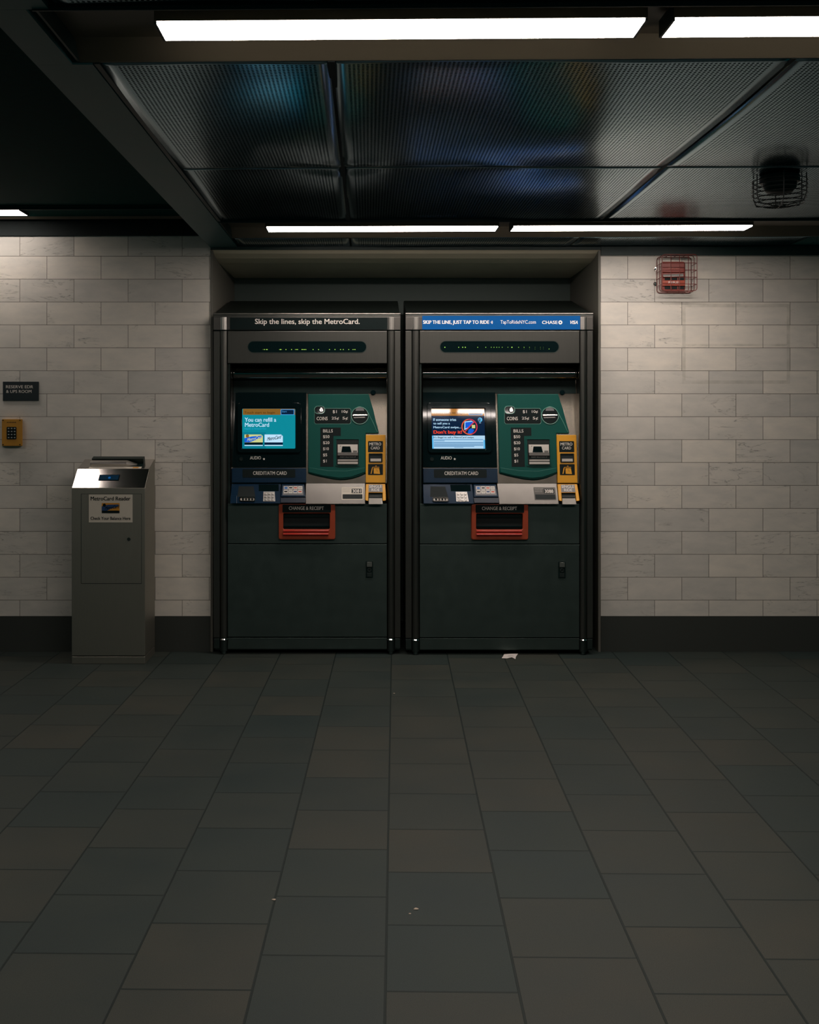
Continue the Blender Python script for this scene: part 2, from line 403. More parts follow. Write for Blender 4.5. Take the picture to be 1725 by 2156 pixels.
def trough(y0, y1, x0, x1, zc, name, glare_lip=True):
    d = .045; m_ = MB(); a = .055
    prof = [(y0, zc), (y0+.004, zc), (y0+a, zc+d), (y1-a, zc+d), (y1-.004, zc), (y1, zc), (y1, zc+d+.012), (y0, zc+d+.012)]
    m_.loft([[CE(x0, y, z) for y, z in prof], [CE(x1, y, z) for y, z in prof]], 'trough_paint')
    m_.box(x0, x0+.006, y0, y1, zc, zc+d, 'trim_dark', CE)
    if glare_lip: m_.box(x0, x1, y0-.003, y0+.002, zc-.009, zc+.004, 'trim_dark', CE)  # added lip, keeps side light of the lamps off the next panel
    return struct(m_.build(name))
trough(*T_FRONT, -.775, 3.4, CZ, 'trim_8'); trough(*T_FAR, -.735, 3.4, CZ, 'trim_9')
trough(*T_FRONT, -3.5, -.92, LZ-.012, 'trim_10'); trough(5.16, 5.46, -3.5, -.92, LZ-.012, 'trim_11')

def lamp(x0, x1, yc0, yc1, z, label, group, mt='lamp_diffuser'):
    c = CE((x0+x1)/2, (yc0+yc1)/2, z)
    t = thing('ceiling_light', label, 'ceiling light', c, group)
    L = (x1-x0)/2; W = (yc1-yc0)/2
    def G(x, y, zz): q = CE((x0+x1)/2+x, (yc0+yc1)/2+y, z+zz); return (q[0]-c[0], q[1]-c[1], q[2]-c[2])
    a = MB(); a.loft([[G(x, y, zz) for y, zz in ((-W,.004),(-W*.96,0),(W*.96,0),(W,.0035),(W,.005),(-W,.005))] for x in (-L, L)], mt); a.build('diffuser', t)
    b = MB(); b.box(-L-.004, L+.004, -W-.003, W+.003, .005, .042, 'trough_paint', G); b.build('housing', t)
    for s_ in (-1, 1):
        e = MB(); xa, xb = (L, L+.006) if s_ > 0 else (-L-.006, -L); e.box(xa, xb, -W, W, -.001, .040, 'trim_dark', G); e.build('end_cap', t)
gl = 'long fluorescent ceiling lights'
hz = EYE+.893
lamp(-.515, .600, 2.342, 2.452, hz, 'long fluorescent light nearest the viewer, above the left ticket machine', gl)
lamp(.668, 1.790, 2.342, 2.452, hz, 'nearest row fluorescent light cut by the right edge of the photo', gl)
lamp(-.520, .592, 4.930, 5.050, hz, 'slim far fluorescent light above the left ticket machine, near the wall', gl, 'lamp_diffuser_far')
lamp(.668, 1.805, 4.930, 5.050, hz, 'slim far fluorescent light above the right ticket machine and alarm', gl, 'lamp_diffuser_far')
hl = LZ-.006
lamp(-2.98, -1.82, 5.22, 5.36, hl-.006, 'fluorescent light end at the left photo edge, above the black room sign', gl, 'lamp_diffuser_left')
lamp(-2.98, -1.80, 2.435, 2.55, hl-.006, 'fluorescent light over the left bay, out of the frame', gl, 'lamp_diffuser_left_near')

# perforated ceiling panels: thin sheets that sag between their edges
JY = .90/516*F   # cross joint
def warp(x, y, x0, x1, y0, y1):
    u = min(max((x-x0)/(x1-x0), 0), 1); t = min(max((y-y0)/(y1-y0), 0), 1)
    amp = .007+.016*math.sin(math.pi*u)**.8 if x1-x0 < 1.4 else .01
    if y0 > 3: amp *= .45
    z = -amp*4*t*(1-t)*(1 if y1-y0 > .6 else .25)
    if .7 < y1-y0:      # the sheets also bow upwards across their width
        e = math.sin(math.pi*t)**.5
        for xc, hw, H in ((-.43, .33, .018), (.27, .46, .030)):
            if x0 < xc < x1 and abs(x-xc) < hw: z += H/2*(1+math.cos(math.pi*(x-xc)/hw))*e
    g = math.exp(-((x+.14)/.16)**2-((y-JY)/.10)**2)
    z += .004*g*math.sin(26*(y-JY)+9*abs(x+.14))
    z += .0012*math.sin(7*x+3*y)*math.sin(5*y)
    return z
PG = 'perforated metal ceiling panels'
def panel(x0, x1, y0, y1, label, border=.032, nx=48, ny=44):
    g = .0045
    X0, X1, Y0, Y1 = x0+g, x1-g, y0+g, y1-g
    b = min(border, (Y1-Y0)*.25)
    xs = sorted(set([X0, X0+b, X0+b+.0005, X1-b-.0005, X1-b, X1]+[X0+b+(X1-X0-2*b)*i/nx for i in range(1, nx)]))
    ys = sorted(set([Y0, Y0+b*.6, Y0+b*.6+.0005, Y1-b*.6-.0005, Y1-b*.6, Y1]+[Y0+b+(Y1-Y0-2*b)*i/ny for i in range(1, ny)]))
    c = CE((x0+x1)/2, (y0+y1)/2, CZ)
    vs = []; ins = []
    for y in ys:
        for x in xs:
            q = CE(x, y, CZ+warp(x, y, x0, x1, y0, y1)); vs.append((q[0]-c[0], q[1]-c[1], q[2]-c[2]))
            ins.append(1.0 if X0+b+.0003 < x < X1-b-.0003 and Y0+b*.6+.0003 < y < Y1-b*.6-.0003 else 0.0)
    n = len(xs); fs = []
    for j in range(len(ys)-1):
        for i in range(n-1): fs.append((j*n+i, (j+1)*n+i, (j+1)*n+i+1, j*n+i+1))
    N = len(vs); rim = []
    top = [(a, bb, cc+.0015) for a, bb, cc in vs]
    border_idx = [i for i in range(n)]+[j*n+n-1 for j in range(1, len(ys))]+[(len(ys)-1)*n+i for i in range(n-2, -1, -1)]+[j*n for j in range(len(ys)-2, 0, -1)]
    fs2 = fs+[tuple(i+N for i in f[::-1]) for f in fs]
    for k in range(len(border_idx)):
        a, d = border_idx[k], border_idx[(k+1) % len(border_idx)]; fs2.append((a, d, d+N, a+N))
    me = bpy.data.meshes.new('ceiling_panel'); me.from_pydata(vs+top, [], fs2); me.materials.append(MATS['perforated_metal'])
    uvl = me.uv_layers.new(name='panel'); flatuv = []
    co = [(x-X0, y-Y0) for y in ys for x in xs]*2
    for lp in me.loops: flatuv += list(co[lp.vertex_index])
    uvl.data.foreach_set('uv', flatuv)
    at = me.attributes.new('inside', 'FLOAT', 'POINT'); at.data.foreach_set('value', ins*2)
    me.polygons.foreach_set('use_smooth', [True]*len(fs2)); me.update()
    o = bpy.data.objects.new('ceiling_panel', me); COL.objects.link(o); o.location = c
    tag(o, label, 'ceiling panel', PG)
SX, SX2 = -.1244, 1.052
cols = [(-.722, SX, 'left of the dark middle seam, beside the painted beam', 24), (SX, SX2, 'between the two seams, above both ticket machines', 48), (SX2, 2.23, 'right of the long slanting seam, by the caged detector', 48)]
rows = [(-.6, T_FRONT[0], 'nearest the viewer, in front of the near lights', 30), (T_FRONT[1], JY, 'large sheet behind the near lights', 44), (JY, T_FAR[0], 'sheet before the far lights', 40), (T_FAR[1], WALL-.014+.0, 'narrow strip between far lights and wall', 6)]
for xa, xb, lc, nx in cols:
    for ya, yb, lr, ny in rows:
        panel(xa, xb, ya, yb, 'perforated metal ceiling panel, '+' '.join((lr+', '+lc).split()[:11]), nx=nx, ny=ny)
# make the panel labels short and distinct
short = ['nearest the viewer on the left, beside the beam', 'large one behind near light, left of dark seam', 'smaller one before far lights, left of dark seam', 'narrow strip by the wall at its left end',
         'nearest the viewer in the middle, above near light', 'large one with bright blue streak in the middle', 'smaller middle one with crumpled corner at the seam', 'narrow middle strip between far lights and alcove',
         'nearest the viewer at the right', 'large one right of the long slanting seam', 'one holding the caged detector', 'narrow strip above the red fire alarm']
i = 0
for o in [o for o in COL.objects if o.name.startswith('ceiling_panel')]:
    o['label'] = 'perforated metal ceiling panel, '+short[i]; i += 1
m = MB()
for xa in (-.722,):
    m.box(xa-.012, xa+.002, T_FRONT[1], T_FAR[0], CZ-.004, CZ+.03, 'trim_dark', CE)
struct(m.build('trim_12'))
m = MB(); m.box(SX-.009, SX+.009, T_FRONT[1], T_FAR[0], CZ-.002, CZ+.03, 'shadow_gap', CE); struct(m.build('trim_13'))
m = MB(); m.box(SX2-.006, SX2+.006, T_FRONT[1], T_FAR[0], CZ-.001, CZ+.03, 'shadow_gap', CE); struct(m.build('trim_14'))

# ------------------------------------------------------------------ ticket machines
KX = (646.5-VX)*.00254
def surf(prof, clampx=None):
    def S(px, py, off=0.0):
        d = prof(py)-off; Y = KY+d; s_ = Y/F
        x = (px-VX)*s_-KX
        if clampx: x = min(max(x, clampx[0]), clampx[1])
        return (x, d, EYE-(py-VY)*s_)
    return S
def pl(pts):
    def f(py):
        if py <= pts[0][0]: return pts[0][1]
        for (a, da), (b, db) in zip(pts, pts[1:]):
            if py <= b: return da+(db-da)*(py-a)/(b-a)
        return pts[-1][1]
    return f
S0 = surf(lambda py: 0.0)
zf = lambda py: EYE-(py-VY)*.00254
xf = lambda px: (px-VX)*.00254-KX
RX0, RX1 = xf(486), xf(816)
RPTS = [(766,.055),(770,.10),(776,.115),(803,.118),(826,.1007),(900,.074),(1017.5,.0316)]
LPTS = [(1017.5,.0316),(1061,-.032)]
SR = surf(pl(RPTS), (RX0+.001, RX1-.001)); SLG = surf(pl(LPTS), (RX0+.001, RX1-.001))

def ticket_machine(loc, label, idx):
    t = thing('ticket_machine', label, 'ticket machine', loc, 'ticket machines')
    x0, x1 = xf(449.5), xf(843.5)
    # cabinet shell with a roof that rises to the back
    c = MB()
    c.box(x0+.004, xf(484), .02, .70, .02, zf(664), 'steel_dark'); c.box(xf(818), x1-.004, .02, .70, .02, zf(664), 'steel_dark')
    c.box(xf(484), xf(818), .20, .70, .02, zf(664), 'steel_dark'); c.box(xf(484), xf(818), .02, .20, .02, zf(1063), 'steel_dark'); c.box(xf(484), xf(818), .02, .20, zf(762), zf(664), 'steel_dark')
    c.build('cabinet', t, .002)
    r = MB(); zr = zf(662); prof = [(.0, zr), (.012, zr+.006), (.58, zr+.135), (.66, zr+.135), (.66, zr-.01), (.0, zr-.01)]
    xi = .012
    r.loft([[(x, y, z) for y, z in prof] for x in (x0+.004, x1-.004)], 'steel_dark'); r.build('roof', t, .004)
    # header: two thin bullnose mouldings, sign band
    h = MB()
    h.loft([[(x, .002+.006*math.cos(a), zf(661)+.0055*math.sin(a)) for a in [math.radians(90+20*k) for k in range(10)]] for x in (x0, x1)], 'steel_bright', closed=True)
    h.box(x0, x1, -.002, .03, zf(667.5), zf(663.6), 'steel')
    h.build('cornice', t, .001)
    h = MB(); h.box(x0, x1, -.003, .03, zf(695), zf(667.2), 'steel_ledge'); h.build('header_band', t, .002)
    sg = MB()
    if idx == 0:
        sg.plate(rc(484.3, 668.6, 816, 693.8), S0, .003, .0045, 'black_label')
        sg.text('Skip the lines, skip the MetroCard.', 537, 671.3, 757.5, 685.6, S0, .0052, 'white_ink', .018)
    else:
        sg.plate(rc(484.3, 665.4, 816, 694.2), S0, .003, .0045, 'blue_sign')
        T = lambda s_, a, b_, y0=674.6, y1=683.4, bo=.03, sh=0: sg.text(s_, a-405, y0, b_-405, y1, S0, .0052, 'blue_sign_white', bo, sh)
        T('SKIP THE LINE, JUST TAP TO RIDE', 891, 1030, 675, 684.6)
        for k in range(3):
            rad = 2.2+1.7*k
            pts = circ(1032-405, 679, rad, 8, -42, 42); inn = circ(1032-405, 679, rad-.8, 8, -42, 42)
            sg.flat(pts+inn[::-1], S0, .0052, 'blue_sign_white')
        T('TapToRideNYC.com', 1053.5, 1128, 674.6, 684.4, .0)
        T('CHASE', 1141, 1173.5, 675.8, 682.6, .025)
        o8 = circ(1179.5-405, 679.2, 4.4, 8, 22.5, 382.5); i8 = circ(1179.5-405, 679.2, 1.7, 8, 22.5, 382.5)
        for k in range(8): sg.flat([o8[k], o8[(k+1) % 8], i8[(k+1) % 8], i8[k]], S0, .0052, 'blue_sign_white')
        sg.text('VISA', 1198.5-405, 675.5, 1216-405, 682.6, S0, .0052, 'blue_sign_white', .03, .25)
    lab(sg.build('header_sign', t), 'black sign strip' if idx == 0 else 'blue sign strip')
    # side flanges and rounded corner columns
    for a, b in ((449.5, 462.5), (831.5, 843.5)):
        m_ = MB(); m_.box(xf(a), xf(b), .004, .10, zf(1343), zf(697), 'steel'); m_.box(xf(a)+.001, xf(b)-.001, .006, .10, zf(1366), zf(1345), 'steel_dark'); m_.build('side_flange', t, .0015)
    for cx in (471, 823.5):
        rad = .0208
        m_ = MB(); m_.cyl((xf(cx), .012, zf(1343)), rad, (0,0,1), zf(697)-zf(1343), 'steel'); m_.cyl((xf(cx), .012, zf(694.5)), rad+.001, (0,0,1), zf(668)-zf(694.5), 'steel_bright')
        co = m_.build('corner_column', t, smooth=True)
        n_ = MB(); n_.cyl((xf(cx), .012, zf(1347)), rad+.0015, (0,0,1), .006, 'chrome', r2=rad-.001); n_.build('ring', co, smooth=True)
        n_ = MB(); n_.cyl((xf(cx), .012, zf(1371)), rad, (0,0,1), zf(1347.5)-zf(1371), 'steel_dark'); n_.cyl((xf(cx), .012, .002), .013, (0,0,1), zf(1371)-.002, 'steel_shaded', 16); n_.build('foot', co, smooth=True)
    # upper panel with the oval dot display
    u = MB(); u.box(xf(479.5), xf(815), -.001, .02, zf(765), zf(697), 'steel'); u.build('upper_panel', t, .002)
    d = MB(); st = rr(522.5, 719, 771, 741.8, 11.3, 10); st2 = rr(521.3, 717.8, 772.2, 743, 12.5, 10)
    d.ring(st2, st, S0, .001, .003, 'steel_dark'); d.plate(st, S0, .001, .0016, 'black_gloss')
    if idx == 0:
        dots = [(553.5,.6),(555.5,.6),(557,1),(559.5,.6),(561.5,1),(563,.8),(588,.6),(590,1),(591.5,1),(593.5,.6),(602.3,1),(614,1),(622,.7),(624.5,1),(627,.9),(636,1),(638,.7),(640,.8),(642,.9),(644.5,.8),(659.5,1),(671,1),(694,1),(705.5,1),(717.3,1),(723,1),(734.5,.9),(743,.8),(745.5,.8),(748,.9)]
        dd = [(x, 736, s_) for x, s_ in dots]
    else:
        dd = [(x-408, 731.5 if x < 1150 else 732.3, s_) for x, s_ in ((940,1.2),(969,1),(977.5,1.2),(983,1.2),(1009,.9),(1026,.9),(1037.5,.8),(1043.3,.8),(1049,.8),(1054,.7),(1060.5,.7),(1072.5,.7),(1081,1.3),(1095,.8),(1106.5,.8),(1118,.7))]+[(x-408, y, .45) for x in (1106.5,1118,1129.5,1141,1147) for y in (731.5,735)]+[(1159-408, 735, .8)]
    for x, y, s_ in dd: d.flat(circ(x, y, .95*s_, 8), S0, .0022, 'led_green' if s_ > .6 else 'led_dim')
    d.build('dot_display', t)
    # recess: liner, side walls, rounded shutter housing
    l = MB()
    pts = [(0.0, zf(766))]+[(SR(600, py)[1], SR(600, py)[2]) for py in (768,772,776,790,803,815,826,860,900,960,1017.4)]
    l.loft([[(RX0, y, z) for y, z in pts], [(RX1, y, z) for y, z in pts]], 'steel_recess_lit', False, False, False)
    for x in (RX0, RX1):
        poly = [(x, y, z) for y, z in pts]+[(x, 0.0, zf(1019))]
        l.add(poly, [tuple(range(len(poly)))], 'steel_recess_lit')
    l.add([(RX0, 0, zf(766)), (RX1, 0, zf(766)), (RX1, .055, zf(766)), (RX0, .055, zf(766))], [(0,1,2,3)], 'steel_dark')
    l.build('recess_liner', t, smooth=True)
    hb = MB(); hb.plate(rc(488, 797, 814.5, 828.5), SR, .0005, .004, 'black_paint')
    hb.plate(circ(786, 826.5, 5.5, 20), SR, .004, .010, 'black_gloss', bev=1)
    lab(hb.build('hood_back', t), 'black strip above the screen')
    hs = MB(); cyc, czc, rad = .100, zf(785), .034
    arc = [(cyc-rad*math.cos(math.radians(a)), czc+rad*math.sin(math.radians(a))) for a in range(-80, 91, 10)]
    poly = arc+[(cyc+.015, czc+rad), (cyc+.015, czc-rad)]
    hs.loft([[(x, y, z) for y, z in poly] for x in (RX0+.004, RX1-.004)], 'bar_metal')
    lab(hs.build('shutter_housing', t, smooth=True), 'dark rounded bar under the hood')
    # --- screen panel
    sc = MB(); sc.plate(rc(488, 826, 645, 984), SR, -.01, .008, 'black_gloss'); so = sc.build('screen_panel', t, .002)
    bz = MB(); bz.ring(rr(500, 848, 634, 953, 7), rr(509, 859, 623, 946.5, 3), SR, .008, .016, 'black_gloss'); bz.build('bezel', so, .0015)
    # display, tilted a touch more on one machine
    extra = (-.85 if idx == 0 else -.22)
    SD = surf(lambda py: pl(RPTS)(py)-math.tan(math.radians(extra))*(py-945)*.00257)
    D = MB(); fl_ = lambda poly, mt, o=0: D.flat(poly, SD, .0096+o*.00025, mt)
    tx = lambda s_, a, y0, b_, y1, mt, o=4, bo=.0, sh=0, ri=0: D.text(s_, a, y0, b_, y1, SD, .0096+o*.00025, mt, bo, sh, ri)
    if idx == 0:
        fl_(rr(510.2, 860.5, 622, 944.5, 2), 's_teal'); fl_(rc(510.2, 910, 560, 944), 's_teal2', 1)
        fl_([(511.5,860.7),(621,860.7),(622,873.4),(511.5,873.4)], 's_orange', 1)
        tx('Touch start to begin', 514.6, 866.3, 579, 872.4, 's_brown', bo=.02)
        fl_(rr(591, 861.8, 620, 873.6, 1.5), 's_ltblue', 2); fl_(rr(592.4, 863, 618.6, 872.4, 1), 's_navy', 3); tx('Start', 594, 864.6, 604, 868.2, 's_ltblue')
        tx('You can refill a', 515.4, 879.3, 581.7, 887.9, 's_white', bo=.025); tx('MetroCard', 515.8, 890, 566.7, 898.6, 's_white', bo=.025)
        tx('Regular or Reduced Fare', 515.4, 901.3, 560.5, 904.8, 's_cyan')
        for a, bg, ink in ((515, 's_yellow', 's_blue'), (557.2, 's_white', 's_dark')):
            b_ = a+38.5
            fl_([(a,914.8),(b_-3.5,914.8),(b_,918.3),(b_,931.4),(a,931.4)], bg, 2); fl_(rc(a, 931.4, b_, 936.4), 's_black' if ink == 's_blue' else 's_navy', 2); fl_(rc(a, 936.9, b_, 938.9), 's_white', 2)
            if ink == 's_blue':
                fl_([(a,922.2),(a+15,919),(b_-2,917.2),(b_-2,921.5),(a+22,927),(a+10,931.2),(a,931.2)], 's_blue', 3); fl_(circ(a+6, 918, 3.6, 14), 's_orange', 4)
                tx('MetroCard', a+5, 922.5, b_-3, 929.5, 's_yellow', 5, .01, .3, 6)
            else:
                tx('MetroCard', a+5, 920.5, b_-5, 928, 's_dark', 5, .02, .3, 4.5)
    else:
        k = -400.5
        fl_(rc(909.5+k, 860.5, 1021+k, 944.5), 's_navy'); fl_(rc(909.5+k, 860.5, 1021+k, 875.3), 's_orange2', 1)
        tx('Touch start to begin', 914+k, 866.5, 979+k, 873, 's_brown', bo=.02); fl_(rr(988+k, 862, 1017+k, 874, 1.5), 's_ltblue', 2); fl_(rr(989.4+k, 863.2, 1015.6+k, 872.8, 1), 's_navy', 3); tx('Start', 992+k, 864.6, 1002+k, 868.2, 's_ltblue')
        tx('If someone tries', 913.2+k, 880.6, 961.4+k, 886.2, 's_pale', bo=.03); tx('to sell you a', 913.2+k, 889, 948+k, 895, 's_pale', bo=.03); tx('MetroCard swipe...', 913.2+k, 897.2, 971+k, 903, 's_pale', bo=.03)
        tx("Don't buy it!", 913+k, 906, 973+k, 915, 's_red', bo=.045)
        cx, cy = 989+k, 898.6
        fl_(circ(cx, cy, 15, 28), 's_dark', 2); fl_([(cx-10,cy-11),(cx+4,cy-13),(cx+9,cy-10),(cx-2,cy+2),(cx-11,cy+7)], 's_white', 3); fl_([(cx-8.5,cy-9.5),(cx+6,cy-11),(cx+8,cy-9),(cx-2,cy+1),(cx-9,cy+4)], 's_blue', 4)
        fl_(rc(cx+5, cy-4, cx+12, cy+3), 's_yellow', 4); fl_([(cx-4,cy+14),(cx-2,cy+6),(cx+3,cy+3),(cx+10,cy+6),(cx+7,cy+12),(cx+2,cy+14.5)], 's_blue', 4)
        oo = circ(cx, cy, 16.9, 40); ii = circ(cx, cy, 14.6, 40)
        for q in range(40): fl_([oo[q], oo[(q+1) % 40], ii[(q+1) % 40], ii[q]], 's_circle' if (q < 8 or q > 28) else 's_circle2', 6)
        fl_([(cx+9.6,cy-11.4),(cx+11.2,cy-9.8),(cx-9.6,cy+11.4),(cx-11.2,cy+9.8)], 's_circle', 6)
        fl_(circ(1011.7+k, 883.7, 4.7, 20), 's_bluecard', 3); fl_(circ(1010.4+k, 884, 2.9, 16), 's_navy', 4); tx('MTA', 1007.8+k, 882.6, 1013+k, 885.2, 's_white', 5); fl_(rc(1009.5+k, 890, 1013.5+k, 891), 's_pale', 3)
        fl_(rc(909.5+k, 917, 1021+k, 944.5), 's_pale', 2); fl_(rc(909.5+k, 917, 913+k, 944.5), 's_bluecard', 3); fl_(rc(1017.5+k, 926, 1021+k, 944.5), 's_bluecard', 3)
        tx("It's illegal to sell a MetroCard swipe.", 913+k, 919, 998.4+k, 923.4, 's_dark', 4, .03)
        for y, e in ((925.3,1017),(927.8,936),(931.2,1017),(933.4,1017),(935.6,1017),(937.8,1017),(939.6,998)):
            fl_(rc(913.5+k, y-.45, e+k, y+.75), 's_line', 4)
        fl_(rc(956+k, 941.4, 975+k, 942.3), 's_line', 4)
    D.build('display', so)
    au = MB(); au.text('AUDIO', 526.7, 960.5, 549.6, 967.3, SR, .0088, 'white_ink', .0)
    stp = [(556+3*(1 if q % 2 == 0 else .42)*math.sin(math.radians(36*q)), 966.3-3*(1 if q % 2 == 0 else .42)*math.cos(math.radians(36*q))) for q in range(10)]
    au.flat(stp, SR, .0088, 'white_ink'); au.build('audio_label', so); au = MB(); au.ring(circ(508, 966.5, 4, 20), circ(508, 966.5, 2, 20), SR, .008, .011, 'black_paint'); au.flat(circ(508, 966.5, 2, 12), SR, .0085, 'shadow_gap')
    au.build('audio_jack', so)
    # --- card payment block
    cp = MB(); cp.plate(rc(488, 985.5, 645, 1016.6), SR, -.01, .014, 'navy'); cpo = cp.build('card_panel', t, .003)
    cl = MB(); cl.plate(rr(511, 988, 622, 1005.5, 2), SR, .014, .0152, 'black_label'); cl.text('CREDIT/ATM CARD', 533, 992.5, 604, 999.8, SR, .0158, 'white_ink', .01); cl.build('card_label', cpo)
    cs = MB(); cs.plate(rc(485, 1018.3, 591, 1060), SLG, -.02, .006, 'navy'); cs.plate(rc(485,1043,499,1060), SLG, .006, .010, 'navy'); cso = cs.build('card_slot_housing', t, .003)
    sl = MB(); sl.plate([(503,1024),(534,1024),(538,1046),(500,1046)], SLG, .006, .0066, 'shadow_gap'); sl.ring(rr(504,1046,538,1055.5,3), rr(506,1048,536,1053.8,2), SLG, .006, .013, 'chrome'); sl.plate(rr(506,1048,536,1053.8,2), SLG, .006, .009, 'acrylic')
    for q in range(4): sl.plate(rc(510+6.5*q, 1049, 513.5+6.5*q, 1053), SLG, .009, .0105, 'chrome' if q % 2 else 'black_gloss')
    sl.build('card_slot', cso)
    kp = MB(); kp.plate(rc(545, 1020, 587, 1034), SLG, .006, .0066, 'black_gloss'); kp.plate([(555,1035),(578.5,1035),(580,1055.5),(554,1055.5)], SLG, .006, .009, 'key_metal'); kpo = kp.build('keypad', cso)
    for a in range(3):
        for b_ in range(3):
            kk = MB(); xx, yy = 559.3+7.4*a, 1039.5+6.2*b_; kk.plate(rr(xx-2.6, yy-2.2, xx+2.6, yy+2.2, .6, 2), SLG, .009, .0125, 'key_metal', bev=.7); kk.build('key', kpo)
    cb = MB(); cb.plate([(593,1019),(641,1019),(644,1047),(590.6,1047)], SLG, -.02, .020, 'navy', bev=1.2); cb.plate([(590.6,1047),(644,1047),(643,1058.5),(591,1058.5)], SLG, -.02, .014, 'navy_dark'); cbo = cb.build('card_logo_box', t, .002)
    lg = MB(); lg.plate([(596.5,1022.8),(637.5,1022.8),(639.5,1042.5),(595,1042.5)], SLG, .020, .0206, 'grey_label')
    cols_ = ['sticker_blue','black_label','sticker_red','grey_ink','black_label','grey_ink','mc_blue','sticker_red']
    for q in range(8):
        a, b_ = q % 4, q//4; xx, yy = 598+10*a-.4*b_, 1024+8*b_
        lg.plate(rc(xx, yy, xx+8.6, yy+6.4), SLG, .0206, .0211, 'white_ink'); lg.flat(rc(xx+1, yy+(1.6 if q else .8), xx+7.6, yy+(4.4 if q else 5.6)), SLG, .0216, cols_[q])
    lg.build('card_logos', cbo)
    # --- stainless ledge with the number plate
    lg2 = MB(); lg2.plate(rc(643.8, 1017.6, 769.3, 1061), SLG, -.03, .003, 'steel_ledge'); lo = lg2.build('ledge', t, .0015)
    nb = MB()
    if idx == 0: nb.plate(rr(719.4,1025.5,765,1052.4,1.5), SLG, .003, .0038, 'pale_sticker')
    else: nb.plate(rr(719.4,1025.5,765,1052.4,1.5), SLG, .003, .0034, 'acrylic_dark')
    nb.plate(rr(740.5,1029,762,1038.4,1), SLG, .0036, .0044, 'black_label'); nb.text('3081' if idx == 0 else '3088', 742.3, 1030.3, 760.3, 1037.4, SLG, .005, 'white_ink', .02)
    nb.plate(rr(721.6,1040.7,763.4,1050.3,.8), SLG, .0036, .0044, 'black_label')
    for y in (1027.6, 1030.6, 1034): nb.text('METROCARD VENDING'[:9 if y > 1028 else 17], 721.5, y, (737 if y > 1028 else 739.5), y+1.6, SLG, .0045, 'grey_ink')
    nb.build('number_plate', lo)
    # --- green payment plate
    gp = [(649,829.5),(776.5,829.5),(780,842),(786,862),(791,884),(796.5,905),(798,912.5),(770.5,912.5),(770.5,996),(758,1002),(744,1006.5),(728,1009.5),(716,1009.8),(700,1008),(680,1004),(662,1000),(649,996)]
    g = MB(); g.plate(gp, SR, -.01, .016, 'green_plate'); g.build('payment_panel', t, .0035, seg=3)
    gr_ = MB(); gr_.plate([(650,984),(690,990),(730,991),(769.5,984),(769.5,994),(740,1004.5),(716,1007),(680,1002),(650,994.5)], SR, .012, .0215, 'green_plate'); gr_.build('panel_lip', t, .003)
    cn = MB(); cpoly = [(663,866),(664,862),(669,860.2),(736,860.2),(738.7,863),(738.7,889),(736,892),(665,892),(662.3,889)]
    cn.plate([(x+(x-700)*.018, y+(y-876)*.05) for x, y in cpoly], SR, .015, .0168, 'green_edge'); cn.plate(cpoly, SR, .0165, .0174, 'black_label')
    for s_, a, y0, b_, y1 in (('$1',700.7,863.6,709.3,870.6),('10¢',719.8,863.8,732.6,870.6),('COINS',667,877.6,690,884.7),('25¢',698.5,877.6,713.7,884.7),('5¢',721.4,877.6,732.6,884.7)):
        cn.text(s_, a, y0, b_, y1, SR, .018, 'white_ink', .015)
    cn.build('coin_label', t)
    cr = MB(); cr.ring(rr(661.8,854.5,684.8,871.5,7.5), rr(663,855.7,683.6,870.3,6.6), SR, .015, .020, 'green_edge'); cr.plate(rr(663,855.7,683.6,870.3,6.6), SR, .016, .0182, 'black_gloss')
    cr.plate(circ(676.5, 863.5, 5.6, 20), SR, .018, .0225, 'chrome', bev=2.0); cr.plate(rc(675.9,858.6,677.1,868.4), SR, .0222, .0231, 'shadow_gap'); cr.build('coin_slot', t)
    dl = MB(); dl.ring(circ(758, 875, 18.6, 40), circ(758, 875, 17.2, 40), SR, .015, .020, 'green_edge'); dl.plate(circ(758, 875, 17.2, 40), SR, .0155, .0172, 'black_label')
    dl.plate([(742.5,872),(774,872),(774,875),(742.5,876)], SR, .017, .0225, 'chrome', bev=.8); dl.plate(circ(758,865,9,20,180,360), SR, .0172, .0185, 'grey_label'); dl.plate([(744,878.5),(768,877.5),(770,880),(746,880.6)], SR, .017, .019, 'acrylic_dark')
    dl.build('coin_return_dial', t, .0005)
    rg = MB(); rg.tube([SR(x, y, .0165) for x, y in ((776,870),(779,877),(784,886),(789,897),(792.5,906),(795,909.5))], .0019, 'green_edge'); rg.build('edge_ridge', t, smooth=True)
    bl = MB(); bl.plate([(674.8,900.3),(717.8,900.3),(717.8,917.5),(702.4,917.5),(702.4,982.5),(674.8,982.5)], SR, .0155, .0172, 'black_label')
    for s_, b_, y0, y1 in (('BILLS',701.1,903.9,910.5),('$50',694,916.3,923.2),('$20',694,929.1,936),('$10',692.6,941.9,948.7),('$5',689,954.8,961.7),('$1',688,967.6,974.4)):
        bl.text(s_, 680.4, y0, b_, y1, SR, .0178, 'white_ink', .015)
    bl.build('bill_label', t)
    ba = MB(); ba.ring(rc(706,922.5,758,981), rc(708.5,925,755.5,978.6), SR, .015, .0195, 'green_plate'); ba.plate(rc(708.5,925,755.5,978.6), SR, .0158, .0165, 'shadow_gap'); bao = ba.build('bill_slot_frame', t, .001)
    bb = MB(); bb.plate(rc(711.3,935.8,753.4,952.8), SR, .0165, .023, 'acrylic'); bb.plate(rc(711.3,953,753.8,959), SR, .0165, .030, 'acrylic_dark'); bb.plate([(721,939.8),(737.5,939.8),(740.5,952),(718.8,952)], SR, .023, .0262, 'black_gloss'); bb.plate(rc(743.5,948.5,752,952.6), SR, .023, .0255, 'acrylic_dark')
